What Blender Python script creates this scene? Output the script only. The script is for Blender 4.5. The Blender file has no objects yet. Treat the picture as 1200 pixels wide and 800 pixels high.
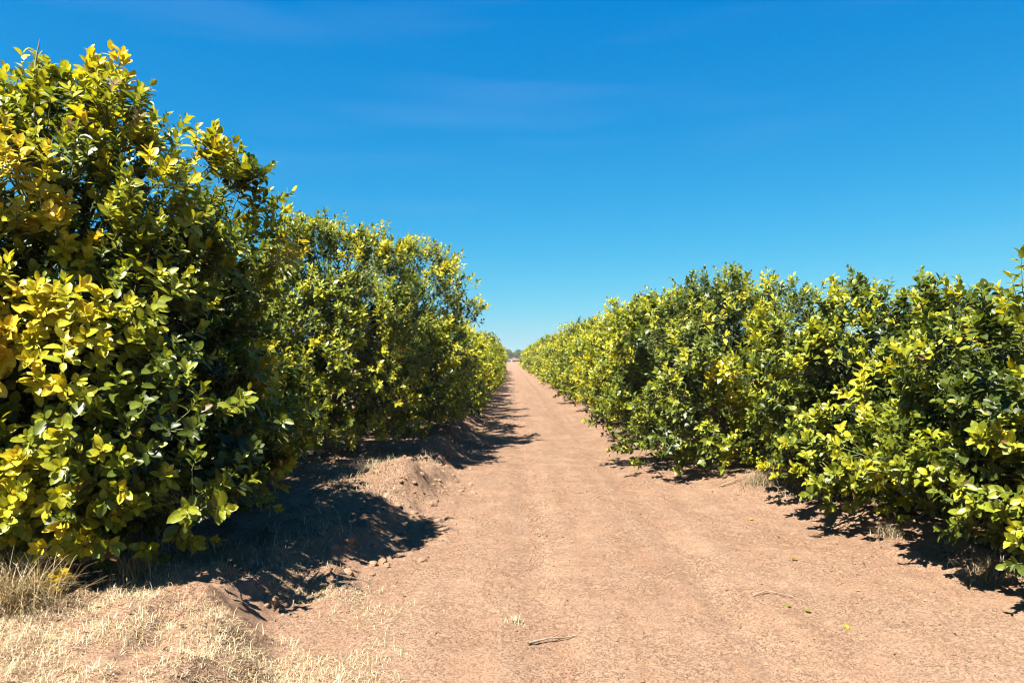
import bpy, math, random
import numpy as np
from mathutils import Matrix, Vector

# ------------------------------------------------------------------ camera, sky, sun, exposure
scene = bpy.context.scene
COL = scene.collection
F_PX = 867.0                      # focal length in pixels of the 1200 px wide frame
CAM_H = 1.6
PITCH = math.atan(20.0 / F_PX)    # horizon sits a little below the middle of the frame

cam_data = bpy.data.cameras.new("camera")
cam = bpy.data.objects.new("camera", cam_data)
COL.objects.link(cam)
cam_data.sensor_width = 36.0
cam_data.lens = F_PX / 1200.0 * 36.0
cam_data.clip_start = 0.05
cam_data.clip_end = 6000.0
cam.location = (0.0, 0.0, CAM_H)
cam.rotation_euler = (math.radians(90) + PITCH, 0.0, math.radians(-0.13))
scene.camera = cam

SUN_EL = math.radians(60)
SUN_BEHIND = math.radians(45)     # sun stands to the left and a little behind the camera
sun_dir = Vector((-math.cos(SUN_EL) * math.cos(SUN_BEHIND),
                  -math.cos(SUN_EL) * math.sin(SUN_BEHIND), math.sin(SUN_EL)))
world = bpy.data.worlds.new("World")
scene.world = world
world.use_nodes = True
wn, wl = world.node_tree.nodes, world.node_tree.links
wn.clear()
sky = wn.new("ShaderNodeTexSky")
sky.sky_type = 'NISHITA'
sky.sun_disc = False
sky.sun_elevation = SUN_EL
sky.sun_rotation = math.pi / 2 - math.atan2(sun_dir.y, sun_dir.x)
sky.altitude = 0.0
sky.air_density = 1.0
sky.dust_density = 0.3
sky.ozone_density = 4.0
EXPOSURE = 2.30
# the phone's vivid colour rendering of the sky: one grade for the whole dome
sep = wn.new("ShaderNodeSeparateColor"); comb = wn.new("ShaderNodeCombineColor")
wl.new(sky.outputs[0], sep.inputs[0])
for ch, (power, gain, off) in enumerate(((1.85, 1.10, -0.0165), (0.86, 1.05, 0.0), (0.36, 1.04, 0.0))):
    m1 = wn.new("ShaderNodeMath"); m1.operation = 'MULTIPLY'; m1.inputs[1].default_value = 0.1
    m2 = wn.new("ShaderNodeMath"); m2.operation = 'POWER'; m2.inputs[1].default_value = power
    m3 = wn.new("ShaderNodeMath"); m3.operation = 'MULTIPLY'; m3.inputs[1].default_value = 10.0 * gain / 2 ** EXPOSURE
    wl.new(sep.outputs[ch], m1.inputs[0]); wl.new(m1.outputs[0], m2.inputs[0])
    m4 = wn.new("ShaderNodeMath"); m4.operation = 'ADD'; m4.inputs[1].default_value = 10.0 * off / 2 ** EXPOSURE
    m5 = wn.new("ShaderNodeMath"); m5.operation = 'MAXIMUM'; m5.inputs[1].default_value = 0.0
    wl.new(m2.outputs[0], m3.inputs[0]); wl.new(m3.outputs[0], m4.inputs[0])
    wl.new(m4.outputs[0], m5.inputs[0]); wl.new(m5.outputs[0], comb.inputs[ch])
# thin, hardly visible streaks of high cloud
wtc = wn.new("ShaderNodeTexCoord")
wmp = wn.new("ShaderNodeMapping"); wmp.inputs["Scale"].default_value = (1.6, 1.6, 14.0)
wmp.inputs["Rotation"].default_value = (0.0, 0.02, 0.3)
wnz = wn.new("ShaderNodeTexNoise"); wnz.inputs["Scale"].default_value = 1.5; wnz.inputs["Detail"].default_value = 5
wrp = wn.new("ShaderNodeMapRange")
wrp.inputs["From Min"].default_value = 0.50; wrp.inputs["From Max"].default_value = 0.85; wrp.inputs["To Max"].default_value = 0.09
wmx = wn.new("ShaderNodeMix"); wmx.data_type = 'RGBA'
wmx.inputs[7].default_value = tuple(v / 2 ** EXPOSURE for v in (6.0, 7.4, 8.8)) + (1,)
wl.new(wtc.outputs["Generated"], wmp.inputs["Vector"]); wl.new(wmp.outputs[0], wnz.inputs["Vector"])
wl.new(wnz.outputs["Fac"], wrp.inputs["Value"]); wl.new(wrp.outputs[0], wmx.inputs[0])
wl.new(comb.outputs[0], wmx.inputs[6])
bg = wn.new("ShaderNodeBackground")
bg.inputs["Strength"].default_value = 0.10
wo = wn.new("ShaderNodeOutputWorld")
wl.new(wmx.outputs[2], bg.inputs["Color"])
wl.new(bg.outputs[0], wo.inputs["Surface"])

sun_data = bpy.data.lights.new("sun", 'SUN')
sun_data.energy = 5.0
sun_data.angle = math.radians(0.53)
sun_data.color = (1.0, 0.95, 0.86)
sun = bpy.data.objects.new("sun", sun_data)
COL.objects.link(sun)
sun.location = (-20, -8, 30)
sun.rotation_euler = (-sun_dir).to_track_quat('-Z', 'Y').to_euler()

vs = scene.view_settings
vs.view_transform = 'Standard'
vs.look = 'None'
vs.exposure = EXPOSURE
vs.gamma = 1.0
vs.use_curve_mapping = False
scene.cycles.filter_width = 1.15
scene.cycles.max_bounces = 8
scene.cycles.diffuse_bounces = 5
scene.cycles.glossy_bounces = 2
scene.cycles.transmission_bounces = 4
scene.cycles.volume_bounces = 0
scene.cycles.caustics_reflective = False
scene.cycles.caustics_refractive = False

# ------------------------------------------------------------------ helpers
K = 0.66       # common scale of the surface albedos below (dry soil ends near 0.16, leaves near 0.1 - 0.3)
RNG = np.random.default_rng(7)
_tab = np.random.default_rng(11).random((256, 256)).astype(np.float64) * 2 - 1


def vnoise(x, y, off=0):
    """Smooth value noise in [-1, 1] on a 2D lattice."""
    x = np.asarray(x, float) + off * 17.31
    y = np.asarray(y, float) + off * 9.77
    xi, yi = np.floor(x).astype(int), np.floor(y).astype(int)
    fx, fy = x - xi, y - yi
    fx, fy = fx * fx * (3 - 2 * fx), fy * fy * (3 - 2 * fy)
    a = _tab[xi & 255, yi & 255]; b = _tab[(xi + 1) & 255, yi & 255]
    c = _tab[xi & 255, (yi + 1) & 255]; d = _tab[(xi + 1) & 255, (yi + 1) & 255]
    return (a * (1 - fx) + b * fx) * (1 - fy) + (c * (1 - fx) + d * fx) * fy


def fbm(x, y, off=0, n=3):
    s, a, t = 0, 1.0, 0
    for i in range(n):
        s = s + a * vnoise(x * 2 ** i, y * 2 ** i, off + i * 3)
        t += a; a *= 0.5
    return s / t


def sstep(a, b, x):
    t = np.clip((x - a) / (b - a), 0, 1)
    return t * t * (3 - 2 * t)


def unit(v):
    return v / np.maximum(np.linalg.norm(v, axis=-1, keepdims=True), 1e-9)


def np_mesh(name, verts, faces, mat, colors=None, smooth=True):
    """verts (N,3), faces (M,k) of equal size k, colours per vertex."""
    verts = np.ascontiguousarray(verts, np.float32)
    faces = np.ascontiguousarray(faces, np.int32)
    me = bpy.data.meshes.new(name)
    nv, (nf, k) = len(verts), faces.shape
    me.vertices.add(nv)
    me.vertices.foreach_set("co", verts.ravel())
    me.loops.add(nf * k)
    me.loops.foreach_set("vertex_index", faces.ravel())
    me.polygons.add(nf)
    me.polygons.foreach_set("loop_start", np.arange(0, nf * k, k, dtype=np.int32))
    me.polygons.foreach_set("use_smooth", np.full(nf, smooth, dtype=bool))
    if colors is not None:
        at = me.color_attributes.new("tint", 'FLOAT_COLOR', 'POINT')
        c4 = np.ones((nv, 4), np.float32); c4[:, :3] = colors
        at.data.foreach_set("color", c4.ravel())
    me.materials.append(mat)
    me.update(calc_edges=True)
    me.validate()
    return me


def link(name, me, parent=None, **props):
    o = bpy.data.objects.new(name, me)
    COL.objects.link(o)
    if parent is not None:
        o.parent = parent
    for k, v in props.items():
        o[k] = v
    return o


def thing(name, loc, label, cat, group=None):
    o = bpy.data.objects.new(name, None)
    o.empty_display_size = 0.2
    COL.objects.link(o)
    o.location = loc
    o["label"] = label; o["category"] = cat
    if group:
        o["group"] = group
    return o


def tube(points, radii, sides=7, wob=0.0, rng=RNG):
    """Tapered tube along points -> verts, quad faces (rings only) plus tip cap handled by a tiny last radius."""
    pts = np.asarray(points, float); n = len(pts)
    V = []
    for i in range(n):
        t = pts[min(i + 1, n - 1)] - pts[max(i - 1, 0)]
        t = t / max(np.linalg.norm(t), 1e-9)
        up = np.array([0, 0, 1.0]) if abs(t[2]) < 0.9 else np.array([1.0, 0, 0])
        a = np.cross(t, up); a /= np.linalg.norm(a); b = np.cross(t, a)
        for k in range(sides):
            an = 2 * math.pi * k / sides
            r = radii[i] * (1 + wob * rng.uniform(-1, 1))
            V.append(pts[i] + r * (a * math.cos(an) + b * math.sin(an)))
    Fc = [[i * sides + k, i * sides + (k + 1) % sides, (i + 1) * sides + (k + 1) % sides, (i + 1) * sides + k]
          for i in range(n - 1) for k in range(sides)]
    return np.array(V), np.array(Fc)


# ------------------------------------------------------------------ materials
def new_mat(name):
    m = bpy.data.materials.new(name)
    m.use_nodes = True
    nt = m.node_tree
    nt.nodes.clear()
    return m, nt, nt.nodes, nt.links


def mat_leaf(name, rough=0.42, spec=0.30, trans=0.30):
    m, nt, N, L = new_mat(name)
    out = N.new("ShaderNodeOutputMaterial")
    at = N.new("ShaderNodeVertexColor"); at.layer_name = "tint"
    geo = N.new("ShaderNodeNewGeometry")
    nz = N.new("ShaderNodeTexNoise"); nz.inputs["Scale"].default_value = 60; nz.inputs["Detail"].default_value = 2
    L.new(geo.outputs["Position"], nz.inputs["Vector"])
    mr = N.new("ShaderNodeMapRange")
    mr.inputs["From Min"].default_value = 0.3; mr.inputs["From Max"].default_value = 0.7
    mr.inputs["To Min"].default_value = 0.78; mr.inputs["To Max"].default_value = 1.2
    L.new(nz.outputs["Fac"], mr.inputs["Value"])
    mul = N.new("ShaderNodeVectorMath"); mul.operation = 'SCALE'
    L.new(at.outputs["Color"], mul.inputs[0]); L.new(mr.outputs[0], mul.inputs["Scale"])
    p = N.new("ShaderNodeBsdfPrincipled")
    p.inputs["Roughness"].default_value = rough
    p.inputs["Specular IOR Level"].default_value = spec
    L.new(mul.outputs[0], p.inputs["Base Color"])
    tint = N.new("ShaderNodeVectorMath"); tint.operation = 'MULTIPLY'
    tint.inputs[1].default_value = (1.5, 1.45, 0.8)
    L.new(mul.outputs[0], tint.inputs[0])
    tr = N.new("ShaderNodeBsdfTranslucent")
    L.new(tint.outputs[0], tr.inputs["Color"])
    mx = N.new("ShaderNodeMixShader"); mx.inputs[0].default_value = trans
    L.new(p.outputs[0], mx.inputs[1]); L.new(tr.outputs[0], mx.inputs[2])
    L.new(mx.outputs[0], out.inputs["Surface"])
    return m


def mat_noise(name, c1, c2, scale=8, rough=0.9, bump=0.3, bscale=40, bdist=0.01, stretch=(1, 1, 1)):
    m, nt, N, L = new_mat(name)
    out = N.new("ShaderNodeOutputMaterial")
    tc = N.new("ShaderNodeTexCoord")
    mp = N.new("ShaderNodeMapping"); mp.inputs["Scale"].default_value = stretch
    L.new(tc.outputs["Object"], mp.inputs["Vector"])
    nz = N.new("ShaderNodeTexNoise"); nz.inputs["Scale"].default_value = scale; nz.inputs["Detail"].default_value = 5
    L.new(mp.outputs[0], nz.inputs["Vector"])
    rp = N.new("ShaderNodeValToRGB")
    rp.color_ramp.elements[0].position = 0.35; rp.color_ramp.elements[0].color = (*(v * K for v in c1), 1)
    rp.color_ramp.elements[1].position = 0.65; rp.color_ramp.elements[1].color = (*(v * K for v in c2), 1)
    L.new(nz.outputs["Fac"], rp.inputs[0])
    p = N.new("ShaderNodeBsdfPrincipled"); p.inputs["Roughness"].default_value = rough
    p.inputs["Specular IOR Level"].default_value = 0.2
    L.new(rp.outputs[0], p.inputs["Base Color"])
    nb = N.new("ShaderNodeTexNoise"); nb.inputs["Scale"].default_value = bscale; nb.inputs["Detail"].default_value = 4
    L.new(mp.outputs[0], nb.inputs["Vector"])
    bp = N.new("ShaderNodeBump"); bp.inputs["Strength"].default_value = bump; bp.inputs["Distance"].default_value = bdist
    L.new(nb.outputs["Fac"], bp.inputs["Height"]); L.new(bp.outputs[0], p.inputs["Normal"])
    L.new(p.outputs[0], out.inputs["Surface"])
    return m


def mat_straw(name):
    m, nt, N, L = new_mat(name)
    out = N.new("ShaderNodeOutputMaterial")
    at = N.new("ShaderNodeVertexColor"); at.layer_name = "tint"
    p = N.new("ShaderNodeBsdfPrincipled"); p.inputs["Roughness"].default_value = 0.6
    p.inputs["Specular IOR Level"].default_value = 0.3
    L.new(at.outputs["Color"], p.inputs["Base Color"])
    tr = N.new("ShaderNodeBsdfTranslucent"); L.new(at.outputs["Color"], tr.inputs["Color"])
    mx = N.new("ShaderNodeMixShader"); mx.inputs[0].default_value = 0.25
    L.new(p.outputs[0], mx.inputs[1]); L.new(tr.outputs[0], mx.inputs[2])
    L.new(mx.outputs[0], out.inputs["Surface"])
    return m


def mat_soil(name):
    m, nt, N, L = new_mat(name)
    out = N.new("ShaderNodeOutputMaterial")
    geo = N.new("ShaderNodeNewGeometry")
    pos = geo.outputs["Position"]

    def noise(scale, detail=4, rough=0.55, vec=None, dist=0.0):
        n = N.new("ShaderNodeTexNoise")
        n.inputs["Scale"].default_value = scale; n.inputs["Detail"].default_value = detail
        n.inputs["Roughness"].default_value = rough; n.inputs["Distortion"].default_value = dist
        L.new(vec if vec is not None else pos, n.inputs["Vector"])
        return n.outputs["Fac"]

    def ramp(src, p0, c0, p1, c1):
        r = N.new("ShaderNodeValToRGB")
        r.color_ramp.elements[0].position = p0; r.color_ramp.elements[0].color = (*c0, 1)
        r.color_ramp.elements[1].position = p1; r.color_ramp.elements[1].color = (*c1, 1)
        L.new(src, r.inputs[0])
        return r.outputs[0]

    def mix(fac, a, b, mode='MIX'):
        x = N.new("ShaderNodeMix"); x.data_type = 'RGBA'; x.blend_type = mode
        if isinstance(fac, float):
            x.inputs[0].default_value = fac
        else:
            L.new(fac, x.inputs[0])
        L.new(a, x.inputs[6]); L.new(b, x.inputs[7])
        return x.outputs[2]
    # lengthwise streaks left by wheels and a dragged blade
    mp = N.new("ShaderNodeMapping"); mp.inputs["Scale"].default_value = (1.0, 0.10, 1.0)
    L.new(pos, mp.inputs["Vector"])
    base = ramp(noise(1.3, 5), 0.32, (0.222, 0.132, 0.083), 0.68, (0.258, 0.163, 0.107))
    streak = ramp(noise(4.0, 5, 0.6, mp.outputs[0]), 0.35, (0.218, 0.125, 0.078), 0.66, (0.272, 0.178, 0.119))
    c = mix(0.45, base, streak)
    kk = N.new("ShaderNodeVectorMath"); kk.operation = 'SCALE'; kk.inputs["Scale"].default_value = K
    L.new(c, kk.inputs[0]); c = kk.outputs[0]
    fine = ramp(noise(38, 5, 0.65), 0.32, (0.86, 0.82, 0.79), 0.50, (1.03, 1.03, 1.02))
    c = mix(1.0, c, fine, 'MULTIPLY')
    speck = ramp(noise(120, 3, 0.6), 0.30, (0.60, 0.54, 0.50), 0.42, (1, 1, 1))  # dark specks: tiny crumb shadows painted into the colour, with bits of litter
    c = mix(0.5, c, speck, 'MULTIPLY')
    p = N.new("ShaderNodeBsdfPrincipled"); p.inputs["Roughness"].default_value = 0.95
    p.inputs["Specular IOR Level"].default_value = 0.1
    L.new(c, p.inputs["Base Color"])
    def island(scale, lo, hi, vec=None):
        r = N.new("ShaderNodeMapRange"); r.interpolation_type = 'SMOOTHSTEP'
        r.inputs["From Min"].default_value = lo; r.inputs["From Max"].default_value = hi
        L.new(noise(scale, 4, 0.6, vec, 0.4), r.inputs["Value"])
        return r.outputs[0]

    def math_(op, a_, b_):
        q = N.new("ShaderNodeMath"); q.operation = op
        for k_, v_ in enumerate((a_, b_)):
            if isinstance(v_, float):
                q.inputs[k_].default_value = v_
            else:
                L.new(v_, q.inputs[k_])
        return q.outputs[0]
    crumb = math_('MULTIPLY', island(30, 0.52, 0.565), island(2.2, 0.36, 0.62))
    crumb = math_('ADD', crumb, math_('MULTIPLY', island(75, 0.54, 0.595), 0.45))
    b1 = N.new("ShaderNodeBump"); b1.inputs["Strength"].default_value = 1.0; b1.inputs["Distance"].default_value = 0.012
    L.new(crumb, b1.inputs["Height"])
    b2 = N.new("ShaderNodeBump"); b2.inputs["Strength"].default_value = 0.5; b2.inputs["Distance"].default_value = 0.008
    L.new(noise(45, 5, 0.62), b2.inputs["Height"]); L.new(b1.outputs[0], b2.inputs["Normal"])
    L.new(b2.outputs[0], p.inputs["Normal"])
    L.new(p.outputs[0], out.inputs["Surface"])
    return m


M_SOIL = mat_soil("red_soil")
M_LEAF = mat_leaf("citrus_leaf")
M_FAR = mat_leaf("far_foliage", 0.6, 0.2, 0.2)
M_BARK = mat_noise("bark", (0.11, 0.085, 0.06), (0.22, 0.175, 0.125), 14, 0.9, 0.6, 60, 0.008, (1, 1, 0.3))
M_SHOOT = mat_noise("green_shoot", (0.10, 0.12, 0.03), (0.17, 0.18, 0.05), 20, 0.7, 0.2, 90, 0.004)
M_TWIG = mat_noise("twig_bark", (0.20, 0.165, 0.10), (0.32, 0.27, 0.18), 20, 0.85, 0.4, 90, 0.004)
M_STICK = mat_noise("weathered_stick", (0.20, 0.14, 0.09), (0.34, 0.25, 0.165), 25, 0.9, 0.5, 90, 0.004)
M_STRAW = mat_straw("dry_straw")
M_CLOD = mat_noise("soil_clod", (0.20, 0.118, 0.068), (0.262, 0.166, 0.100), 9, 0.95, 0.6, 70, 0.006)

# ------------------------------------------------------------------ ground relief


def left_edge(y):
    """x of the foot of the left bank."""
    e = np.interp(y, [0, 4, 5.2, 6.6, 8.0, 10, 14, 30, 120, 500], [-1.2, -1.2, -1.2, -0.95, -0.72, -0.75, -0.70, -0.75, -0.9, -0.9])
    return e + 0.16 * vnoise(y * 0.9, 0, 3) + 0.07 * vnoise(y * 3.1, 0, 4)


def right_edge(y):
    e = np.interp(y, [0, 4.5, 6.5, 8.5, 11, 14, 30, 120, 500], [3.3, 3.3, 3.05, 2.65, 1.80, 1.85, 1.85, 1.8, 1.8])
    return e + 0.12 * vnoise(y * 0.8, 0, 5)


MOUNDS = [  # x, y, height, rx, ry : spoil heaps along the left bank
    (-1.22, 8.50, 0.26, 0.34, 0.40), (-1.05, 11.7, 0.22, 0.30, 0.5), (-1.02, 14.6, 0.26, 0.35, 0.6),
    (-1.30, 5.30, 0.15, 0.15, 0.22), (-1.12, 4.95, 0.06, 0.14, 0.3), (-1.95, 4.35, 0.05, 0.45, 0.28), (-1.1, 18.0, 0.18, 0.3, 0.7),
    (-1.0, 21.5, 0.16, 0.3, 0.7), (-1.1, 25.5, 0.16, 0.3, 0.8), (3.0, 8.9, 0.09, 0.5, 0.8), (2.0, 10.2, 0.06, 0.3, 0.7),
]
HOLLOWS = [(-1.15, 6.85, 0.12, 0.55, 0.55), (-1.15, 10.1, 0.10, 0.4, 0.5), (-1.1, 13.2, 0.10, 0.4, 0.45)]


def ground_z(x, y, fine=True):
    x = np.asarray(x, float); y = np.asarray(y, float)
    near = sstep(160, 40, y) * sstep(-12, 0, y)
    dl = left_edge(y) - x
    dr = x - right_edge(y)
    z = 0.20 * sstep(0.0, 0.48, dl) + 0.04 * sstep(0.5, 2.0, dl)
    z = z + 0.17 * sstep(-0.1, 1.1, dr)
    for (mx, my, h, rx, ry) in MOUNDS:
        z = z + h * np.exp(-(((x - mx) / rx) ** 2 + ((y - my) / ry) ** 2))
    for (mx, my, h, rx, ry) in HOLLOWS:
        z = z - h * np.exp(-(((x - mx) / rx) ** 2 + ((y - my) / ry) ** 2))
    # shallow wheel ruts and a low middle ridge
    wob = 0.03 * np.sin(y * 0.21) + 0.03 * vnoise(y * 0.25, 0, 8)
    for rx in (0.22, 1.45):
        d = x - rx - wob
        z = z - 0.020 * np.exp(-(d / 0.17) ** 2) + 0.011 * np.exp(-((np.abs(d) - 0.27) / 0.08) ** 2)
    z = z + 0.018 * np.exp(-((x - 0.85) / 0.35) ** 2)
    z = z + 0.030 * fbm(x * 0.9, y * 0.6, 20, 3)
    if fine:
        ridge = (1 - np.abs(vnoise(x * 3.3, y * 3.3, 90)) * 2) * sstep(0.0, 0.3, dl) * sstep(1.3, 0.6, dl)
        z = z + near * 0.055 * ridge * sstep(-.3, .4, vnoise(x * 1.1, y * 1.1, 95))
        z = z + near * 0.03 * (1 - np.abs(vnoise(x * 2.6, y * 2.6, 97)) * 2) * sstep(-.2, .3, dr) * sstep(1.2, .5, dr)
        bank = sstep(-0.1, 0.35, dl) * sstep(2.2, 0.9, dl)
        crumb = fbm(x * 7, y * 7, 30, 3)
        z = z + near * (0.010 * crumb + bank * (0.060 * fbm(x * 4.0, y * 4.0, 36, 3) + 0.026 * crumb))
        rough = 0.5 + 0.5 * fbm(x * 1.1, y * 0.5, 44, 2)
        z = z + near * 0.016 * rough * sstep(.15, .5, vnoise(x * 14, y * 14, 50))
        z = z + near * 0.006 * vnoise(x * 30, y * 26, 52)
        # tyre lug prints
        lug = np.maximum(np.exp(-(((x - 0.24 - wob) / 0.12) ** 4)), 0.7 * np.exp(-(((x - 1.45 - wob) / 0.12) ** 4))) * (0.5 + 0.5 * vnoise(x * 1.5, y * 0.7, 60))
        z = z + near * 0.020 * lug * np.sin(y * 2 * math.pi / 0.11 + np.abs(x - 0.24 - wob) * 18)
    return z


def gz(x, y):
    return float(ground_z(np.array([x]), np.array([y]), True)[0])


def geo_steps(a, b, s0, ratio):
    out, s = [], s0
    while a < b:
        out.append(a); a += s; s *= ratio
    return out


xs_core = list(np.arange(-3.0, 4.4, 0.028))
xr_ = geo_steps(4.4, 3500, 0.03, 1.16) + [3500]
xl_ = [1.4 - v for v in xr_]
xs = np.array(sorted(set(xl_ + xs_core + xr_)))
ys_core = list(np.arange(2.6, 9.5, 0.026)) + geo_steps(9.5, 40, 0.028, 1.0085) + geo_steps(40.3, 3500, 0.4, 1.09) + [3500]
ys_back = [2.6 - v for v in geo_steps(0.03, 3500, 0.03, 1.22)] + [-3500]
ys = np.array(sorted(ys_back + ys_core))
GX, GY = np.meshgrid(xs, ys)
GZ = ground_z(GX, GY)
nxs, nys = len(xs), len(ys)
gv = np.stack([GX.ravel(), GY.ravel(), GZ.ravel()], 1)
ii = (np.arange(nys - 1)[:, None] * nxs + np.arange(nxs - 1)[None, :]).ravel()
gf = np.stack([ii, ii + 1, ii + nxs + 1, ii + nxs], 1)
cx = gv[gf, 0].mean(1); cy = gv[gf, 1].mean(1)
track = (cx > left_edge(cy)) & (cx < right_edge(cy)) & (cy < 330) & (cy > -30)


def submesh(name, mask):
    f = gf[mask]
    used = np.unique(f)
    remap = np.full(len(gv), -1); remap[used] = np.arange(len(used))
    return np_mesh(name, gv[used], remap[f], M_SOIL)


link("ground", submesh("ground", ~track), kind="structure", label="dry reddish earth ground and banks under the tree rows", category="ground")
link("dirt_track", submesh("dirt_track", track), kind="structure", label="reddish dirt track running straight between the two tree rows", category="dirt track")

# ------------------------------------------------------------------ leaves
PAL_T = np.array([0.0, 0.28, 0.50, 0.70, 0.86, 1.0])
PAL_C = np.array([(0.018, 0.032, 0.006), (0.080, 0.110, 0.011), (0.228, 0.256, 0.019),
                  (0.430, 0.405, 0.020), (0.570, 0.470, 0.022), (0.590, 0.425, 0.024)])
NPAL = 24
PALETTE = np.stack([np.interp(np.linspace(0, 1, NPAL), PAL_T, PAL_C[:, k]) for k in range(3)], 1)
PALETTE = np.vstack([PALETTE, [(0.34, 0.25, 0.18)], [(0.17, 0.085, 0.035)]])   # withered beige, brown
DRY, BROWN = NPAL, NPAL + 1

# template: u along, v across (half widths), fold flag
T_HI = np.array([(0, 0, 0), (.24, -.40, 1), (.24, 0, 0), (.24, .40, 1), (.54, -.5, 1), (.54, 0, 0), (.54, .5, 1),
                 (.84, -.34, 1), (.84, 0, 0), (.84, .34, 1), (1, 0, 0)], float)
F_HI = np.array([(0, 2, 1), (0, 3, 2), (1, 2, 5), (1, 5, 4), (2, 3, 6), (2, 6, 5), (4, 5, 8), (4, 8, 7), (5, 6, 9), (5, 9, 8),
                 (7, 8, 10), (8, 9, 10)])
T_LO = np.array([(0, 0, 0), (.48, -.5, 1), (.5, 0, 0), (.48, .5, 1), (1, 0, 0)], float)
F_LO = np.array([(0, 2, 1), (0, 3, 2), (1, 2, 4), (2, 3, 4)])


def leaf_geometry(P, D, N, Ln, Wd, fold, curve, pal, lod):
    T, Fc = (T_HI, F_HI) if lod == 0 else (T_LO, F_LO)
    B = np.cross(N, D)
    u, v, f = T[:, 0], T[:, 1], T[:, 2]
    n = len(P)
    w = fold[:, None] * (np.abs(v) * f)[None] * Wd[:, None] + curve[:, None] * (u ** 2)[None] * Ln[:, None]
    V = (P[:, None] + D[:, None] * (u[None] * Ln[:, None])[..., None]
         + B[:, None] * (v[None] * Wd[:, None])[..., None] + N[:, None] * w[..., None])
    rib = np.where(f == 0, 1.15, 0.94)
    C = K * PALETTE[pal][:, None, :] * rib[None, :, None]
    faces = Fc[None] + (np.arange(n) * len(T))[:, None, None]
    return V.reshape(-1, 3), faces.reshape(-1, 3), C.reshape(-1, 3)


LEAF_MESH = {}


def single_leaf_mesh(pal):
    """One leaf of unit length and unit width, shared by every leaf object of that tint."""
    if pal not in LEAF_MESH:
        z = np.zeros((1, 3))
        V, Fc, C = leaf_geometry(z, np.array([[0, 1., 0]]), np.array([[0, 0, 1.]]), np.ones(1), np.ones(1),
                                 np.array([0.28]), np.array([-0.16]), np.array([pal]), 0)
        LEAF_MESH[pal] = np_mesh("leaf", V, Fc, M_LEAF, C)
    return LEAF_MESH[pal]


def crown_env(rng):
    """Uneven radius multiplier as a function of direction: the tree's own lumps."""
    ks = [(rng.normal(0, 1, 3) * s, rng.uniform(0, 6.28), a) for s, a in ((2.0, .085), (2.6, .08), (3.4, .07), (5.0, .06), (7.0, .05))]

    def env(u):
        r = np.ones(len(u))
        for k, ph, a in ks:
            r = r + a * np.sin(u @ k + ph)
        return r
    return env


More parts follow.
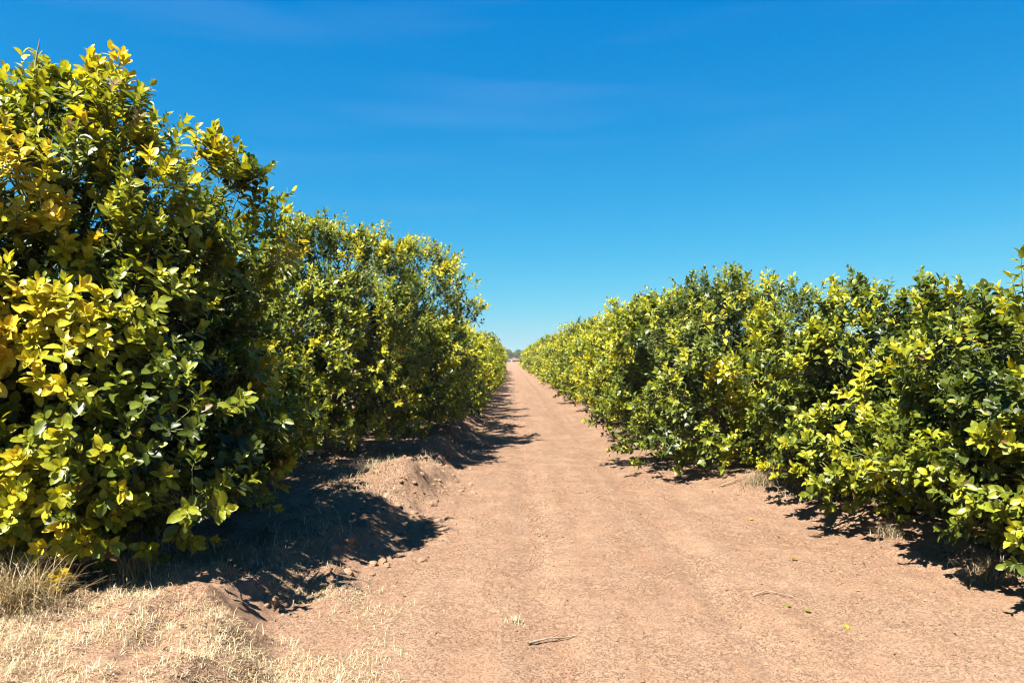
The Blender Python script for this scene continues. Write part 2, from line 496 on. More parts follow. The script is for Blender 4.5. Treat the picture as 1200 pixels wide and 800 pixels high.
def crown_leaves(seed, rx, ry, H, skirt, n_clump, shoots_per, leaves_per, leaf_len, yellow, spot=None,
                 camdir=None, pw=2.5, tall=10, clump_r=0.26, extra=None, fill=0, low=0):
    """Leaf arrays in the tree's own frame (z = 0 at its base)."""
    rng = np.random.default_rng(seed)
    env = crown_env(rng)
    zc = skirt + 0.42 * (H - skirt)

    def shell(u, s):
        pp = np.where(u[:, 2] > 0, pw, 4.5)
        q = u / (np.sum(np.abs(u) ** pp[:, None], 1) ** (1 / pp))[:, None]
        r = env(unit(u)) * s
        zz = np.where(u[:, 2] > 0, H - zc, zc - skirt)
        return np.stack([q[:, 0] * rx * r, q[:, 1] * ry * r, zc + q[:, 2] * zz * np.where(u[:, 2] > 0, np.minimum(r, 1.05), np.minimum(r, 1.0))], 1)
    u = unit(rng.normal(0, 1, (n_clump * 3, 3)))
    if camdir is not None:               # fewer shoots on the side nobody can see, the sunlit top stays full
        c = u @ camdir
        keep = rng.random(len(u)) < np.where(c > -0.25, 1.0, 0.25)
        u = u[keep]
    u = u[:n_clump]
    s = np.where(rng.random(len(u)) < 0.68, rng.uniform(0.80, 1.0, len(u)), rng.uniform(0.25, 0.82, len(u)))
    if fill:
        uf = unit(rng.normal(0, 1, (fill, 3)))
        u = np.vstack([u, uf]); s = np.r_[s, rng.uniform(0.25, 0.72, fill)]
    if low:
        ul = np.stack([rng.uniform(-.15, .75, low), rng.uniform(-1, -.75, low), rng.uniform(-.95, -.35, low)], 1)
        u = np.vstack([u, ul]); s = np.r_[s, rng.uniform(0.82, 1.0, low)]
    C = shell(u, s)
    clump_y = rng.normal(0, 1, len(u)) * 0.13 + np.where(rng.random(len(u)) < 0.16, rng.uniform(.12, .30, len(u)), 0)
    # shoots
    k = rng.poisson(shoots_per, len(u)) + 2
    ci = np.repeat(np.arange(len(u)), k)
    Uo = unit(u[ci] * np.array([1, 1, 0.8]) + rng.normal(0, 0.15, (len(ci), 3)))
    off = unit(rng.normal(0, 1, (len(ci), 3)) + Uo * 0.9 + np.array([0, 0, .25])) * (clump_r * 1.35 * rng.random(len(ci)) ** 0.5 * rng.uniform(.7, 1.2, len(u))[ci])[:, None]
    S = C[ci] + off
    sh_s = s[ci]
    A = unit(Uo * 0.55 + off / clump_r * 0.32 + np.array([0, 0, 0.58]) + rng.normal(0, 0.22, (len(ci), 3)))
    SL = rng.uniform(0.07, 0.22, len(ci))
    # tall water shoots over the top
    if tall:
        ut = unit(np.stack([rng.normal(0, .55, tall), rng.normal(0, .55, tall), np.ones(tall)], 1))
        St = shell(ut, np.full(tall, 0.97)); At = unit(np.array([0, 0, 1.0]) + rng.normal(0, .22, (tall, 3)) + ut * 0.25)
        S = np.vstack([S, St]); A = np.vstack([A, At]); SL = np.r_[SL, rng.uniform(0.18, 0.38, tall)]
        sh_s = np.r_[sh_s, np.ones(tall)]; ci = np.r_[ci, rng.integers(0, len(u), tall)]
    if extra:
        ne = len(extra); E = np.array(extra, float)
        S = np.vstack([S, E[:, :3]]); A = np.vstack([A, unit(np.array([0, 0, 1.0]) + rng.normal(0, .15, (ne, 3)))])
        SL = np.r_[SL, E[:, 3]]; sh_s = np.r_[sh_s, np.ones(ne)]
        ci = np.r_[ci, [int(np.argmin(((C - e[:3]) ** 2).sum(1))) for e in E]]
        Cx = E[:, :3] * np.array([.9, .9, .9]); ci[-ne:] = len(C) + np.arange(ne); C = np.vstack([C, Cx]); clump_y = np.r_[clump_y, np.full(ne, .05)]
    ok = S[:, 2] > skirt * 0.6
    S, A, SL, ci, sh_s = S[ok], A[ok], SL[ok], ci[ok], sh_s[ok]
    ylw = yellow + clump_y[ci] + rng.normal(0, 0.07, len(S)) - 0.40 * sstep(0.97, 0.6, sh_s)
    flush = rng.random(len(S)) < 0.10
    ylw = ylw + np.where(flush, rng.uniform(0.10, 0.32, len(S)), 0)
    if spot is not None:
        for (sx, sy, sz, sr, add) in spot:
            d2 = ((S - np.array([sx, sy, sz])) ** 2).sum(1) / sr ** 2
            ylw = ylw + add * np.exp(-d2)
    # leaves of each shoot
    nl = np.maximum(5, (leaves_per * (0.7 + SL / 0.20 * 0.4) + rng.normal(0, 1.5, len(S))).astype(int))
    si = np.repeat(np.arange(len(S)), nl)
    order = np.arange(len(si)) - np.repeat(np.cumsum(nl) - nl, nl)
    t = (order + 0.5) / nl[si]
    a = A[si]
    ref = np.where(np.abs(a[:, 2:3]) < 0.9, np.array([[0, 0, 1.0]]), np.array([[1.0, 0, 0]]))
    e1 = unit(np.cross(a, ref)); e2 = np.cross(a, e1)
    az = order * 2.39996 + np.repeat(rng.uniform(0, 6.28, len(S)), nl) + rng.normal(0, .25, len(si))
    rad = e1 * np.cos(az)[:, None] + e2 * np.sin(az)[:, None]
    th = np.radians(70 - 46 * t + rng.normal(0, 13, len(si)))
    D = a * np.cos(th)[:, None] + rad * np.sin(th)[:, None]
    D = unit(D + np.array([0, 0, -0.10]) + rng.normal(0, 0.10, D.shape))
    N0 = a * np.sin(th)[:, None] - rad * np.cos(th)[:, None] + np.array([0, 0, 0.25]) + rng.normal(0, 0.22, D.shape)
    N = unit(N0 - D * np.sum(N0 * D, 1, keepdims=True))
    P = S[si] + a * (t * SL[si])[:, None] + D * 0.008
    size = leaf_len * (1.08 - 0.42 * t ** 3) * rng.uniform(0.5, 1.25, len(si))
    Ln = size
    Wd = size * rng.uniform(0.48, 0.66, len(si))
    fold = rng.uniform(0.08, 0.55, len(si))
    curve = rng.uniform(-0.45, 0.08, len(si))
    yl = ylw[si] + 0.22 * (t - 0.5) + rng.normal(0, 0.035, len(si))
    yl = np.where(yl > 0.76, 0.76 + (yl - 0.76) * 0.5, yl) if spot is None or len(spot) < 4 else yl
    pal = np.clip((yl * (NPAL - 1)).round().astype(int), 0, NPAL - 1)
    if seed == 3:                        # one withered shoot near the top of the nearest tree
        far_ = ((S - np.array([0.85, -0.8, 2.95])) ** 2).sum(1)
        pal = np.where(np.isin(si, np.argsort(far_)[:2]), DRY, pal)
    r = rng.random(len(si))
    pal = np.where(r < 0.004, BROWN, pal)
    return dict(P=P, D=D, N=N, L=Ln, W=Wd, fold=fold, curve=curve, pal=pal, depth=sh_s[si], S=S, A=A, SL=SL, zc=zc, C=C, CI=ci)


def sub(d, mask):
    return {k: (d[k][mask] if k in ("P", "D", "N", "L", "W", "fold", "curve", "pal", "depth") else d[k]) for k in d}


def crown_mesh(name, lv, lod, mat=None, front=None):
    keys = ("P", "D", "N", "L", "W", "fold", "curve", "pal")
    if front is None:
        V, Fc, C = leaf_geometry(*(lv[k] for k in keys), lod)
    else:                                # full leaf shapes on the side one can see, simpler ones inside and behind
        a = leaf_geometry(*(lv[k][front] for k in keys), 0)
        b = leaf_geometry(*(lv[k][~front] for k in keys), 1)
        V, Fc, C = np.vstack([a[0], b[0]]), np.vstack([a[1], b[1] + len(a[0])]), np.vstack([a[2], b[2]])
    return np_mesh(name, V, Fc, mat or M_LEAF, C)


def twig_mesh(lv):
    """Thin stems: clump twigs from the inside of the crown, side twigs to each shoot, and the shoots themselves."""
    S, A, SL, C = lv["S"], lv["A"], lv["SL"], lv["C"]
    inner = C * np.array([0.45, 0.45, 0.75]) + np.array([0, 0, 0.15 * lv["zc"]])
    P0 = np.vstack([S, C[lv["CI"]], inner]); P1 = np.vstack([S + A * SL[:, None], S + A * 0.01, C])
    R0 = np.r_[np.full(len(S), .0036), np.full(len(S), .0046), np.full(len(C), .010)]
    R1 = np.r_[np.full(len(S), .0016), np.full(len(S), .0036), np.full(len(C), .0046)]
    T = unit(P1 - P0)
    ref = np.where(np.abs(T[:, 2:3]) < 0.9, np.array([[0, 0, 1.0]]), np.array([[1.0, 0, 0]]))
    e1 = unit(np.cross(T, ref)); e2 = np.cross(T, e1)
    V = []
    for p, r in ((P0, R0), (P1, R1)):
        for k in range(3):
            an = 2.094 * k
            V.append(p + r[:, None] * (e1 * math.cos(an) + e2 * math.sin(an)))
    V = np.stack(V, 1)
    base = np.array([(0, 1, 4, 3), (1, 2, 5, 4), (2, 0, 3, 5)])
    Fc = base[None] + (np.arange(len(P0)) * 6)[:, None, None]
    return np_mesh("twigs", V.reshape(-1, 3), Fc.reshape(-1, 4), M_SHOOT)


def wood(seed, rx, ry, H, n_branch):
    """Trunk and branches as separate meshes in the tree's frame."""
    rng = np.random.default_rng(seed + 500)
    fork = np.array([rng.uniform(-.05, .05), rng.uniform(-.05, .05), 0.42])
    pts = [(0, 0, -0.12), (0.01, 0, 0.05), (fork[0] * .6, fork[1] * .6, 0.24), tuple(fork)]
    V, Fc = tube(pts, [0.105, 0.085, 0.075, 0.07], 9, 0.06, rng)
    meshes = [("trunk", np_mesh("trunk", V, Fc, M_BARK))]
    for i in range(n_branch):
        az = 2 * math.pi * i / n_branch + rng.uniform(-.4, .4)
        top = rng.uniform(0.45, 0.82) * H
        out = rng.uniform(0.45, 0.74)
        e = np.array([math.cos(az) * rx * out, math.sin(az) * ry * out, top])
        p0 = fork - np.array([0, 0, 0.05])
        ps = [p0]
        for t in (0.2, 0.42, 0.64, 0.84, 1.0):
            p = p0 + (e - p0) * t + np.array([0, 0, -0.10 * math.sin(t * 3.14)]) + rng.normal(0, 0.035, 3)
            ps.append(p)
        V, Fc = tube(ps, [0.045, 0.036, 0.028, 0.020, 0.012, 0.004], 6, 0.08, rng)
        meshes.append(("branch", np_mesh("branch", V, Fc, M_BARK)))
    return meshes


def pix(p):
    """Photo pixel (1200 x 800) of world points, and depth."""
    d = p[:, 1]
    return 598 + F_PX * p[:, 0] / d, 420 - F_PX * (p[:, 2] - CAM_H) / d, d


NEAR_GROUP_L = "citrus trees in the left-hand row"
NEAR_GROUP_R = "citrus trees in the right-hand row"

# x, y, rx, ry, H, skirt, yellow, lod, label, group, yellow spots (tree frame), seed
TREES = [
    (-3.46, 5.75, 1.46, 1.55, 3.14, 0.06, 0.48, 0, "large yellow-leaved citrus tree cut off by the left edge of the photo", NEAR_GROUP_L,
     [(0.45, -1.20, 2.45, 0.55, 0.42), (0.65, -1.40, 1.35, 0.50, 0.42), (0.95, -1.1, 2.5, 0.25, 0.22), (0.6, -1.45, 0.5, 0.35, 0.22), (1.1, -1.0, 0.9, 0.45, -0.18), (1.25, -0.6, 0.5, 0.8, -0.22)], 3),
    (-3.72, 8.35, 1.12, 1.20, 2.65, 0.20, 0.46, 1, "shaded citrus tree set back between the big yellow-leaved tree and the earth mound", NEAR_GROUP_L, None, 21),
    (-2.75, 11.2, 1.22, 1.45, 3.24, 0.22, 0.47, 1, "citrus tree of the left row rising just behind the straw-topped earth mound", NEAR_GROUP_L, None, 8),
    (-2.16, 13.9, 1.32, 1.35, 3.28, 0.16, 0.48, 1, "rounded citrus tree ending the tall part of the left row's skyline", NEAR_GROUP_L, None, 9),
    (4.55, 5.45, 1.40, 1.40, 1.80, 0.04, 0.40, 0, "nearest citrus tree on the right, cut off by the photo's right edge", NEAR_GROUP_R,
     [(-0.9, -1.0, 1.3, 0.45, 0.28)], 12),
    (4.32, 8.00, 1.58, 1.42, 2.00, 0.06, 0.40, 0, "second citrus tree from the camera in the right row, beside the straw tuft", NEAR_GROUP_R,
     [(-1.1, -0.9, 1.7, 0.3, 0.30), (-1.2, -0.9, 1.1, 0.3, 0.28)], 14),
    (3.22, 10.7, 1.58, 1.45, 2.34, 0.08, 0.41, 1, "third citrus tree from the camera in the right row, bulging over the track's edge", NEAR_GROUP_R,
     [(-0.2, -1.2, 0.9, 0.3, 0.3), (0.3, -1.2, 1.3, 0.3, 0.3)], 15),
    (3.36, 13.6, 1.52, 1.45, 2.42, 0.10, 0.41, 1, "fourth citrus tree from the camera in the right row, low branches shading bare earth", NEAR_GROUP_R, None, 17),
]

EXTRA = {3: [(0.20, -0.85, 2.98, .40), (0.35, -0.9, 2.9, .35), (0.05, -0.8, 3.0, .3), (0.95, -0.35, 2.85, .35), (1.15, 0.1, 2.75, .35)],
         12: [(-1.16, -.55, 1.5, .32), (-1.12, -.5, 1.68, .32), (-1.18, -.6, 1.85, .28), (-1.05, -.5, 1.55, .3)]}
near_sets = []
for (x, y, rx, ry, H, sk, yl, lod, label, group, spot, seed) in TREES:
    zb = gz(x, y)
    root = thing("citrus_tree", (x, y, zb), label, "tree", group)
    cd = unit(np.array([[-x * 0.6, -y, 0.9 * y * 0.3]]))[0]
    if lod == 0:
        lv = crown_leaves(seed, rx, ry, H, sk, 350 if x < 0 else (220 if y < 7 else 325), 7.0, 13, 0.086 if x < 0 else 0.082, yl, spot, cd, tall=16, clump_r=0.185, extra=EXTRA.get(seed), fill=170 if x < 0 else 90, low=44 if x < 0 else 16)
    else:
        lv = crown_leaves(seed, rx, ry, H, sk, 298, 7.2, 11, 0.086, yl, spot, cd, tall=14, clump_r=0.185)
    for nm, me in wood(seed, rx, ry, H, 9):
        link(nm, me, root)
    link("twigs", twig_mesh(lv), root, kind="stuff")
    near_sets.append([root, lv, lod, np.array([x, y, zb])])

# --- single leaves: the nearest unhidden leaf of every small patch of the view becomes an object
best = {}
cand = []
for ti, (root, lv, lod, o) in enumerate(near_sets):
    W = lv["P"] + lv["D"] * lv["L"][:, None] * 0.5 + o
    px, py, d = pix(W)
    facing = np.abs(np.sum(lv["N"] * unit(W - np.array([0, 0, CAM_H])), 1))
    size = lv["L"] * F_PX / d
    for i in np.nonzero((d > 1) & (px > -6) & (px < 1206) & (py > 0) & (py < 800))[0]:
        key = (int(px[i] // 9), int(py[i] // 9))
        if key not in best or d[i] < best[key][0]:
            best[key] = (d[i], ti, i, size[i] * (0.4 + 0.6 * facing[i]), size[i])
per = {}
for (_, ti, i, sc, sz) in best.values():
    if sz >= 9.0 and near_sets[ti][2] == 0:
        per.setdefault(ti, []).append((sc, i))
for ti, (root, lv, lod, o) in enumerate(near_sets):
    picks = [i for _, i in sorted(per.get(ti, []), reverse=True)[:300]]
    mask = np.ones(len(lv["P"]), bool); mask[picks] = False
    rest = sub(lv, mask)
    front = None
    if lod == 0:
        tocam = unit(np.array([[-o[0], -o[1], 0.0]]))[0]
        rel = rest["P"] - np.array([0, 0, lv["zc"]])
        front = (rel @ tocam > 0.35) & (rest["depth"] > 0.72)
    link("crown", crown_mesh("crown", rest, lod, None, front), root, kind="stuff")
    for i in picks:
        D, N = lv["D"][i], lv["N"][i]; B = np.cross(D, N)
        L_, W_ = lv["L"][i], lv["W"][i]
        ob = link("leaf", single_leaf_mesh(int(lv["pal"][i])), root)
        m = Matrix.Identity(4)
        for r_ in range(3):
            m[r_][0] = B[r_] * W_; m[r_][1] = D[r_] * L_; m[r_][2] = N[r_] * (0.35 * L_ + 0.65 * W_)
            m[r_][3] = lv["P"][i][r_]
        ob.matrix_basis = m

# --- bare twig standing over the nearest tree, withered shoot on the second
root = near_sets[0][0]
V, Fc = tube([(0.22, -0.75, 2.75), (0.25, -0.78, 3.15), (0.24, -0.77, 3.36), (0.26, -0.76, 3.52)], [0.011, 0.008, 0.006, 0.003], 6, 0.1)
link("bare_twig", np_mesh("bare_twig", V, Fc, M_TWIG), root, label="bare pale twig sticking up above the leaves")

# ------------------------------------------------------------------ the farther trees of both rows
MIDV = []
for k in range(3):                                   # 15 - 40 m
    sd = 60 + k
    H, rx, ry = (2.55, 2.7, 2.45)[k], (1.38, 1.48, 1.42)[k], 1.6
    lv = crown_leaves(sd, rx, ry, H, 0.15, 230, 6.4, 10, 0.105, 0.43 + 0.02 * k, None, None, tall=9, clump_r=0.20)
    MIDV.append((crown_mesh("crown", lv, 1), wood(sd, rx, ry, H, 6), rx))
FARV = []
for k in range(3):                                   # beyond 40 m
    sd = 80 + k
    H, rx, ry = (2.55, 2.7, 2.45)[k], (1.40, 1.48, 1.42)[k], 1.7
    lv = crown_leaves(sd, rx, ry, H, 0.12, 150, 3.0, 9, 0.16, 0.44 + 0.02 * k, None, None, tall=6, clump_r=0.22)
    FARV.append((crown_mesh("crown", lv, 1), wood(sd, rx, ry, H, 3)[:2], rx))

ORD = ["fourth", "fifth", "sixth", "seventh", "eighth", "ninth", "tenth", "eleventh", "twelfth", "thirteenth", "fourteenth"]
rr = random.Random(5)
for side in ("left", "right"):
    y = 16.9 if side == "left" else 16.5
    n = 0
    while y < (95 if side == "left" else 140):
        var = rr.choice(MIDV if y < 42 else FARV)
        crown, wd, rx = var
        sc = rr.uniform(0.94, 1.06)
        if side == "left":
            edge = float(np.interp(y, [15, 20, 40, 95], [-0.58, -0.66, -0.78, -0.85])) + rr.uniform(-.12, .06)
            x = edge - rx * sc
        else:
            edge = float(np.interp(y, [15, 20, 40, 140], [1.95, 1.95, 1.9, 1.85])) + rr.uniform(-.06, .12)
            x = edge + rx * sc
        if n < 10:
            lab = f"{ORD[n + 1]} citrus tree from the camera in the {side}-hand row beside the track"
        elif y < 42:
            lab = f"green citrus tree in the closed middle stretch of the {side}-hand row"
        else:
            lab = f"small distant citrus tree merging into the far end of the {side}-hand row"
        root = thing("citrus_tree", (x, y, gz(x, y)), lab, "tree", NEAR_GROUP_L if side == "left" else NEAR_GROUP_R)
        root.rotation_euler = (0, 0, rr.uniform(-.35, .35) + (math.pi if rr.random() < 0.5 else 0))
        root.scale = (sc, 1.0, rr.uniform(0.95, 1.05) * (0.86 if side == 'left' and y < 45 else 1.0))
        link("crown", crown, root, kind="stuff")
        for nm, me in wd:
            link(nm, me, root)
        y += rr.uniform(2.6, 3.1) * (1.0 if y < 42 else 1.06)
        n += 1

# ------------------------------------------------------------------ trees beyond the end of the track
def far_tree(x, y, r, H, seed, label):
    rng = np.random.default_rng(seed)
    root = thing("distant_tree", (x, y, gz(x, y)), label, "tree", "trees beyond the end of the track")
    env = crown_env(rng)
    n = 2600
    u = unit(rng.normal(0, 1, (n, 3)))
    s = rng.random(n) ** 0.33 * env(u)
    P = np.stack([u[:, 0] * r * s, u[:, 1] * r * s, H * 0.58 + u[:, 2] * H * 0.42 * s], 1)
    D = unit(rng.normal(0, 1, (n, 3)) + u); N0 = rng.normal(0, .5, (n, 3)) + u
    N = unit(N0 - D * np.sum(N0 * D, 1, keepdims=True))
    pal = np.clip(rng.normal(6.5, 1.5, n).round().astype(int), 2, 11)
    lv = dict(P=P, D=D, N=N, L=rng.uniform(.35, .6, n), W=rng.uniform(.25, .4, n), fold=np.full(n, .2), curve=np.full(n, -.1), pal=pal)
    link("crown", crown_mesh("crown", lv, 1, M_FAR), root, kind="stuff")
    V, Fc = tube([(0, 0, -.2), (0, 0, H * .3), (.1, 0, H * .6)], [.22, .17, .08], 7, .05, rng)
    link("trunk", np_mesh("trunk", V, Fc, M_BARK), root)
    for i in range(4):
        a = i * 1.57 + .4
        V, Fc = tube([(0, 0, H * .28), (math.cos(a) * r * .35, math.sin(a) * r * .35, H * .5), (math.cos(a) * r * .6, math.sin(a) * r * .6, H * .68)], [.1, .07, .03], 5, .05, rng)
        link("branch", np_mesh("branch", V, Fc, M_BARK), root)


far_tree(-1.3, 372, 2.9, 6.2, 201, "round grey-green tree far beyond the track's end, left of centre")
far_tree(4.6, 385, 3.0, 5.8, 202, "round grey-green tree far beyond the track's end, touching the right row")
far_tree(-7.5, 390, 3.4, 5.6, 203, "grey-green tree far beyond the track, just behind the left row's end")
far_tree(11.0, 380, 3.2, 5.4, 204, "grey-green tree far beyond the track, mostly hidden by the right row's end")

# low sheds at the far end
M_RED = mat_noise("rust_red_sheet", (0.15, 0.055, 0.035), (0.20, 0.08, 0.05), 2, 0.7, 0.1, 5, 0.01)
M_PALE = mat_noise("pale_wall", (0.10, 0.10, 0.105), (0.14, 0.14, 0.14), 2, 0.8, 0.1, 5, 0.01)
M_DARK = mat_noise("dark_opening", (0.05, 0.055, 0.06), (0.08, 0.085, 0.09), 2, 0.6, 0.1, 5, 0.01)


def shed(x, y, w, d, wall_h, roof_h, roof_mat, label):
    root = thing("shed", (x, y, gz(x, y)), label, "shed", None)
    hw, hd = w / 2, d / 2
    V = np.array([(-hw, -hd, -.1), (hw, -hd, -.1), (hw, hd, -.1), (-hw, hd, -.1), (-hw, -hd, wall_h), (hw, -hd, wall_h), (hw, hd, wall_h), (-hw, hd, wall_h)])
    Fc = np.array([(0, 1, 5, 4), (1, 2, 6, 5), (2, 3, 7, 6), (3, 0, 4, 7)])
    link("wall", np_mesh("wall", V, Fc, M_PALE, None, False), root)
    o = .2
    V = np.array([(-hw - o, -hd - o, wall_h - .02), (hw + o, -hd - o, wall_h - .02), (hw + o, hd + o, wall_h - .02), (-hw - o, hd + o, wall_h - .02),
                  (-hw - o, 0, wall_h + roof_h), (hw + o, 0, wall_h + roof_h)])
    link("roof", np_mesh("roof", V, np.array([(0, 1, 5), (0, 5, 4), (2, 3, 4), (2, 4, 5), (1, 2, 5), (3, 0, 4), (0, 3, 2), (0, 2, 1)]), roof_mat, None, False), root)
    V = np.array([(-w * .3, -hd - .03, 0), (w * .05, -hd - .03, 0), (w * .05, -hd - .03, wall_h * .8), (-w * .3, -hd - .03, wall_h * .8),
                  (-w * .3, -hd - .01, 0), (w * .05, -hd - .01, 0), (w * .05, -hd - .01, wall_h * .8), (-w * .3, -hd - .01, wall_h * .8)])
    link("door", np_mesh("door", V, np.array([(0, 1, 2, 3), (1, 5, 6, 2), (4, 0, 3, 7), (3, 2, 6, 7)]), M_DARK, None, False), root)


shed(2.6, 340, 3.4, 3.0, 0.6, 0.9, M_RED, "low rust-red roofed shed far off at the end of the track")
shed(-1.0, 352, 2.4, 3.0, 0.75, 0.35, M_PALE, "small pale shed far off, left of the rust-red one")

# ------------------------------------------------------------------ dry grass
STRAW = np.array([(0.36, 0.29, 0.16), (0.42, 0.35, 0.21), (0.30, 0.22, 0.11), (0.46, 0.40, 0.27), (0.24, 0.16, 0.08)])


def blades(base, length, lean, width, rng, colour=STRAW, seg=3):
    """Bent three-segment blades."""
    n = len(base)
    az = rng.uniform(0, 6.283, n)
    out = np.stack([np.cos(az), np.sin(az), np.zeros(n)], 1)
    side = np.stack([-np.sin(az), np.cos(az), np.zeros(n)], 1)
    th0 = np.clip(lean * rng.uniform(0.1, 0.9, n), 0, 1.5); bend = rng.uniform(0.2, 1.2, n) * (0.5 + lean)
    p = base.copy(); rows = []
    for k in range(seg + 1):
        w = width * ((1, 0.85, 0.55, 0.12) if seg == 3 else (1, 0.8, 0.12))[k]
        rows += [p - side * w[:, None] * .5, p + side * w[:, None] * .5]
        th = np.minimum(th0 + bend * k / seg, 1.72)
        p = p + (out * np.sin(th)[:, None] + np.array([0, 0, 1]) * np.cos(th)[:, None]) * (length / seg)[:, None]
    V = np.stack(rows, 1)
    q = np.array([(0, 1, 3, 2), (2, 3, 5, 4), (4, 5, 7, 6)])[:seg]
    Fc = q[None] + (np.arange(n) * (2 * seg + 2))[:, None, None]
    c = K * colour[rng.integers(0, len(colour), n)] * rng.uniform(0.8, 1.25, (n, 1))
    C = np.repeat(c[:, None], 2 * seg + 2, 1)
    return V.reshape(-1, 3), Fc.reshape(-1, 4), C.reshape(-1, 3)


rg = np.random.default_rng(77)


def scatter(n, x0, x1, y0, y1, dens):
    x = rg.uniform(x0, x1, n); y = rg.uniform(y0, y1, n)
    k = rg.random(n) < dens(x, y)
    x, y = x[k], y[k]
    return np.stack([x, y, ground_z(x, y) - 0.004], 1)


# short straw mat in the lower left corner
def dens_mat(x, y):  # patchy
    px = 598 + F_PX * x / y
    edge = sstep(500, 380, px + 25 * fbm(x * 5, y * 5, 71, 2))
    patch = sstep(-0.2, 0.4, fbm(x * 2.6, y * 2.6, 70, 3) + 0.45 * sstep(4.6, 3.8, y))
    hole = 1 - 0.93 * np.exp(-(((x + 1.72) / .42) ** 2 + ((y - 4.42) / .17) ** 2))
    return edge * patch * hole * sstep(5.6, 4.6, y)


b = scatter(70000, -3.2, -0.35, 3.1, 5.7, dens_mat)
V, Fc, C = blades(b, rg.uniform(.02, .08, len(b)), 2.1, rg.uniform(.0014, .0034, len(b)), rg, STRAW * 1.5, 2)
link("dry_grass", np_mesh("dry_grass", V, Fc, M_STRAW, C), kind="stuff", label="short bleached dry grass mat in the photo's lower left corner", category="grass")


# straw under the trees and on the bank tops
def dens_bank(x, y):
    dl = left_edge(y) - x
    return sstep(.15, .6, dl) * sstep(2.2, 1.0, dl) * sstep(-.1, .35, fbm(x * 1.8, y * 1.8, 81, 3)) + 0.8 * np.exp(-(((x + 1.75) / .45) ** 2 + ((y - 9.0) / .5) ** 2))


b = scatter(14000, -3.4, -0.5, 5.0, 13.0, dens_bank)
V, Fc, C = blades(b, rg.uniform(.04, .15, len(b)), 1.1, rg.uniform(.003, .006, len(b)), rg)
link("bank_grass", np_mesh("bank_grass", V, Fc, M_STRAW, C), kind="stuff", label="sparse dry grass along the top of the left earth bank", category="grass")


def dens_right(x, y):
    dr = x - right_edge(y)
    return sstep(.1, .5, dr) * sstep(1.5, .7, dr) * sstep(.0, .4, fbm(x * 2.2, y * 2.2, 91, 3))


b = scatter(9000, 1.8, 5.2, 4.4, 14, dens_right)
V, Fc, C = blades(b, rg.uniform(.03, .13, len(b)), 1.2, rg.uniform(.003, .006, len(b)), rg)
link("verge_grass", np_mesh("verge_grass", V, Fc, M_STRAW, C), kind="stuff", label="thin dry grass fringe under the right row's lowest branches", category="grass")


def tuft(x, y, r, n, hl, label, lean=0.8, seed=0, col=STRAW):
    rng = np.random.default_rng(seed)
    z = gz(x, y)
    a, q = rng.uniform(0, 6.283, n), np.minimum(np.abs(rng.normal(0, .45, n)), .95) * r
    bx, by = x + np.cos(a) * q, y + np.sin(a) * q
    base = np.stack([bx, by, ground_z(bx, by) - .01], 1) - np.array([x, y, z])
    V, Fc, C = blades(base, rng.uniform(hl * .45, hl, n), lean, rng.uniform(.003, .006, n), rng, col)
    o = link("dry_grass_tuft", np_mesh("dry_grass_tuft", V, Fc, M_STRAW, C))
    o.location = (x, y, z)
    o["label"] = label; o["category"] = "grass tuft"; o["group"] = "tufts of dry grass"


GOLD = np.array([(0.36, 0.25, 0.11), (0.42, 0.31, 0.15), (0.28, 0.18, 0.07), (0.46, 0.38, 0.22)])
tuft(-2.72, 4.1, .30, 800, .42, "tall golden dry grass tuft under the tree in the lower left corner", 1.15, 1, GOLD)
tuft(-2.35, 4.55, .22, 260, .24, "low brown grass tuft in shade beside the tall golden tuft", 1.1, 2, GOLD)
tuft(2.95, 8.75, .30, 620, .24, "dry straw tuft under the right row where the bank bulges", 1.0, 3)
tuft(3.25, 8.1, .34, 520, .16, "flattened pale straw tuft just right of the bulging bank's tuft", 1.2, 4)
tuft(3.28, 6.45, .16, 170, .20, "small wispy straw tuft in the nearest right tree's shadow", .9, 5)
tuft(3.42, 5.3, .3, 420, .18, "ragged straw tuft at the photo's right edge under the branches", 1.0, 6)
tuft(-1.78, 9.05, .28, 420, .20, "pale straw tuft on top of the left earth mound", 1.1, 7)
tuft(0.03, 4.52, .09, 120, .07, "small bleached straw wisp lying on the bare track", 1.6, 8, STRAW * 1.2)

# ------------------------------------------------------------------ sticks and fallen leaves on the track
def stick(pts, r, label, leafy=0):
    o = thing("fallen_stick", (pts[0][0], pts[0][1], gz(pts[0][0], pts[0][1])), label, "stick", "sticks on the ground")
    P = np.array([(x, y, gz(x, y) + h) for (x, y, h) in pts]) - np.array(o.location)
    V, Fc = tube(P, list(np.linspace(r, r * .4, len(P))), 6, .15)
    link("stem", np_mesh("stem", V, Fc, M_STICK), o)
    m = len(P) // 2
    V, Fc = tube([P[m], P[m] + np.array([.05, .03, .012]), P[m] + np.array([.09, .07, .015])], [r * .5, r * .4, r * .2], 5, .1)
    link("side_twig", np_mesh("side_twig", V, Fc, M_STICK), o)


stick([(0.10, 4.17, .012), (0.16, 4.22, .022), (0.22, 4.225, .02), (0.30, 4.25, .016), (0.38, 4.27, .01)], .008, "short forked dry stick lying on the bare track")
stick([(1.62, 4.98, .01), (1.72, 5.02, .02), (1.86, 4.98, .018), (1.92, 4.86, .012)], .005, "thin bent green-tipped twig on the track's right side")
stick([(2.98, 6.9, .02), (3.12, 7.0, .06), (3.25, 7.0, .09), (3.36, 7.1, .05)], .007, "pale bare twig at the foot of the second right tree")
stick([(2.55, 9.0, .015), (2.7, 9.05, .03), (2.9, 9.1, .03)], .012, "grey stick under the right row's bulging tree")

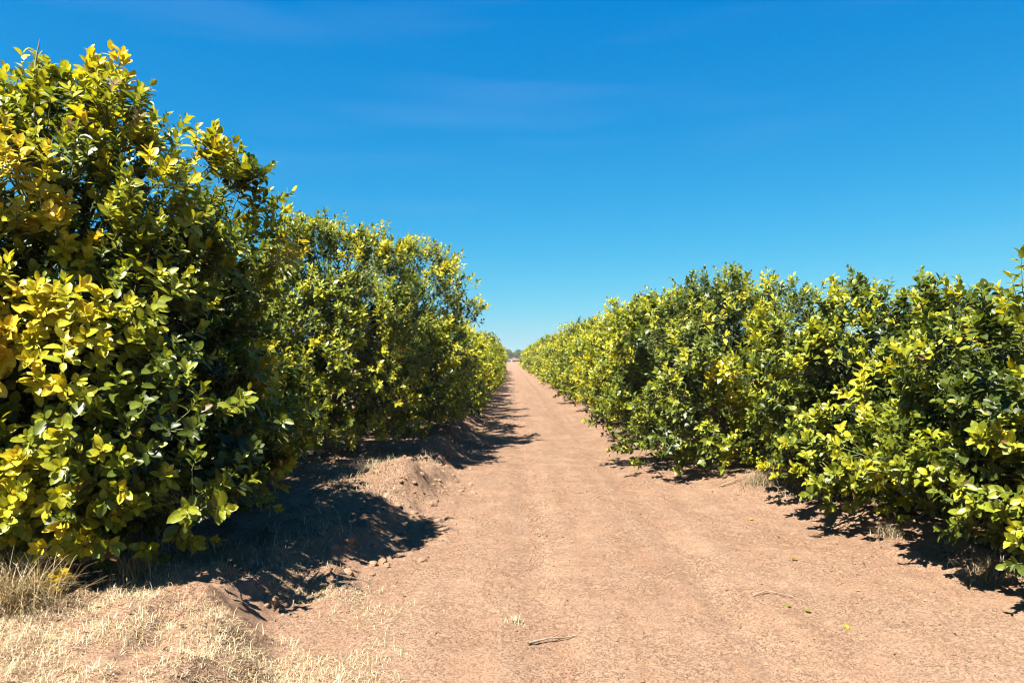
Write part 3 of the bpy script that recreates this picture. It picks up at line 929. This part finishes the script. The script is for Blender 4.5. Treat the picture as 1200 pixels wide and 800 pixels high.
for k, (x, y, rot, pal, lab) in enumerate([
        (-1.82, 4.98, .6, 12, "pale yellow-green leaf fallen in the grass at the shadow's edge"),
        (1.80, 4.78, 2.1, 9, "dull green leaf fallen beside the thin bent twig"),
        (1.88, 4.66, .4, 10, "second dull green leaf fallen below the thin bent twig"),
        (2.28, 5.9, 1.1, 13, "yellow leaf fallen on the bare slope right of the track"),
        (2.0, 4.45, 3.0, 13, "small yellow leaf fallen near the lower right corner"),
        (-0.62, 3.62, 1.0, 11, "green leaf fallen at the edge of the straw mat"),
        (2.42, 7.4, 2.0, 15, "golden leaf fallen on the track below the straw tuft")]):
    o = link("fallen_leaf", single_leaf_mesh(pal))
    o.location = (x, y, gz(x, y) + .016); o.rotation_euler = (.25 * math.sin(k * 3), .3 * math.cos(k * 2), rot)
    o.scale = (.028, .052, .04)
    o["label"] = lab; o["category"] = "leaf"; o["group"] = "leaves fallen on the ground"

# ------------------------------------------------------------------ crumbs of soil and leaf litter
def clods(n, name, label, x0, x1, y0, y1, dens, r0, r1, fine=False):
    b = scatter(n, x0, x1, y0, y1, dens)
    n = len(b)
    octv = np.array([(1, 0, .1), (0, 1, .2), (-1, 0, .1), (0, -1, .15), (.1, 0, 1), (0, 0, -.6)])
    fc = np.array([(4, 0, 1), (4, 1, 2), (4, 2, 3), (4, 3, 0), (5, 1, 0), (5, 2, 1), (5, 3, 2), (5, 0, 3)])
    if fine:
        import bmesh
        bm = bmesh.new(); bmesh.ops.create_icosphere(bm, subdivisions=2, radius=1.0)
        octv = np.array([v.co[:] for v in bm.verts]); octv[:, 2] *= .75
        bm.verts.index_update(); fc = np.array([[v.index for v in f.verts] for f in bm.faces]); bm.free()
    r = r0 + (r1 - r0) * rg.random(n) ** 3.5
    V = octv[None] * rg.uniform(*((.65, 1.3) if not fine else (.82, 1.15)), (n, len(octv), 1)) * (r[:, None] * rg.uniform(.6, 1.2, (n, 3)))[:, None, :]
    a = rg.uniform(0, 6.28, n); ca, sa = np.cos(a)[:, None], np.sin(a)[:, None]
    V = np.stack([V[..., 0] * ca - V[..., 1] * sa, V[..., 0] * sa + V[..., 1] * ca, V[..., 2]], -1) + b[:, None] + np.array([0, 0, .002])
    Fc = fc[None] + (np.arange(n) * len(octv))[:, None, None]
    link(name, np_mesh(name, V.reshape(-1, 3), Fc.reshape(-1, 3), M_CLOD, None, False), kind="stuff", label=label, category="soil crumbs")


clods(30000, "soil_crumbs", "loose crumbs of red soil scattered over the track", -2.4, 3.8, 3.2, 11,
      lambda x, y: sstep(-.3, .5, fbm(x * 1.3, y * .6, 101, 3)) * sstep(11, 5, y) * .8 + .10, .003, .019)
clods(2200, "bank_clods", "broken clods of red soil along the left bank", -2.2, -.2, 4.6, 16,
      lambda x, y: np.exp(-((x - left_edge(y) + .2) / .35) ** 2) * .9, .006, .055, True)

b = scatter(16000, -3.2, 4.6, 3.2, 13, lambda x, y: sstep(.0, .5, fbm(x * 1.1, y * .7, 111, 3)) * .35 + .05 + .9 * sstep(.2, .7, left_edge(y) - x) * sstep(5.0, 5.6, y) + .7 * sstep(.2, .7, x - right_edge(y)))
n = len(b)
a = rg.uniform(0, 6.28, n)
D = unit(np.stack([np.cos(a), np.sin(a), rg.normal(0, .25, n)], 1))
N0 = np.array([0, 0, 1.0]) + rg.normal(0, .35, (n, 3)); Nn = unit(N0 - D * np.sum(N0 * D, 1, keepdims=True))
Ln = .008 + .034 * rg.random(n) ** 2.5 + np.where((b[:, 0] < left_edge(b[:, 1]) - .3) | (b[:, 0] > right_edge(b[:, 1]) + .2), .035, 0) * rg.random(n)
PAL_KEEP = PALETTE.copy()
PALETTE = np.vstack([PALETTE, [(0.05, 0.028, 0.016)], [(0.10, 0.06, 0.032)], [(0.22, 0.15, 0.08)]])
V, Fc, C = leaf_geometry(b + np.array([0, 0, .008]), D, Nn, Ln, Ln * rg.uniform(.25, .6, n), np.full(n, .3), rg.uniform(-.2, .3, n),
                         rg.integers(NPAL + 2, NPAL + 5, n), 1)
link("leaf_litter", np_mesh("leaf_litter", V, Fc, M_STRAW, C), kind="stuff", label="brown crumbled leaf litter strewn over the bare soil", category="leaf litter")

# ------------------------------------------------------------------ thin dusty air
m, nt, N, L = new_mat("dusty_air")
out = N.new("ShaderNodeOutputMaterial")
pv = N.new("ShaderNodeVolumePrincipled")
pv.inputs["Color"].default_value = (0.80, 0.88, 0.95, 1)
pv.inputs["Density"].default_value = 0.00022
pv.inputs["Anisotropy"].default_value = 0.0
L.new(pv.outputs[0], out.inputs["Volume"])
x0, x1, y0, y1, z0, z1 = -700, 700, -60, 900, -1.5, 8.5
V = np.array([(x, y, z) for z in (z0, z1) for (x, y) in ((x0, y0), (x1, y0), (x1, y1), (x0, y1))])
Fc = np.array([(3, 2, 1, 0), (4, 5, 6, 7), (0, 1, 5, 4), (1, 2, 6, 5), (2, 3, 7, 6), (3, 0, 4, 7)])
link("haze", np_mesh("haze", V, Fc, m, None, False), kind="stuff", label="thin pale dusty air over the track and trees", category="haze")
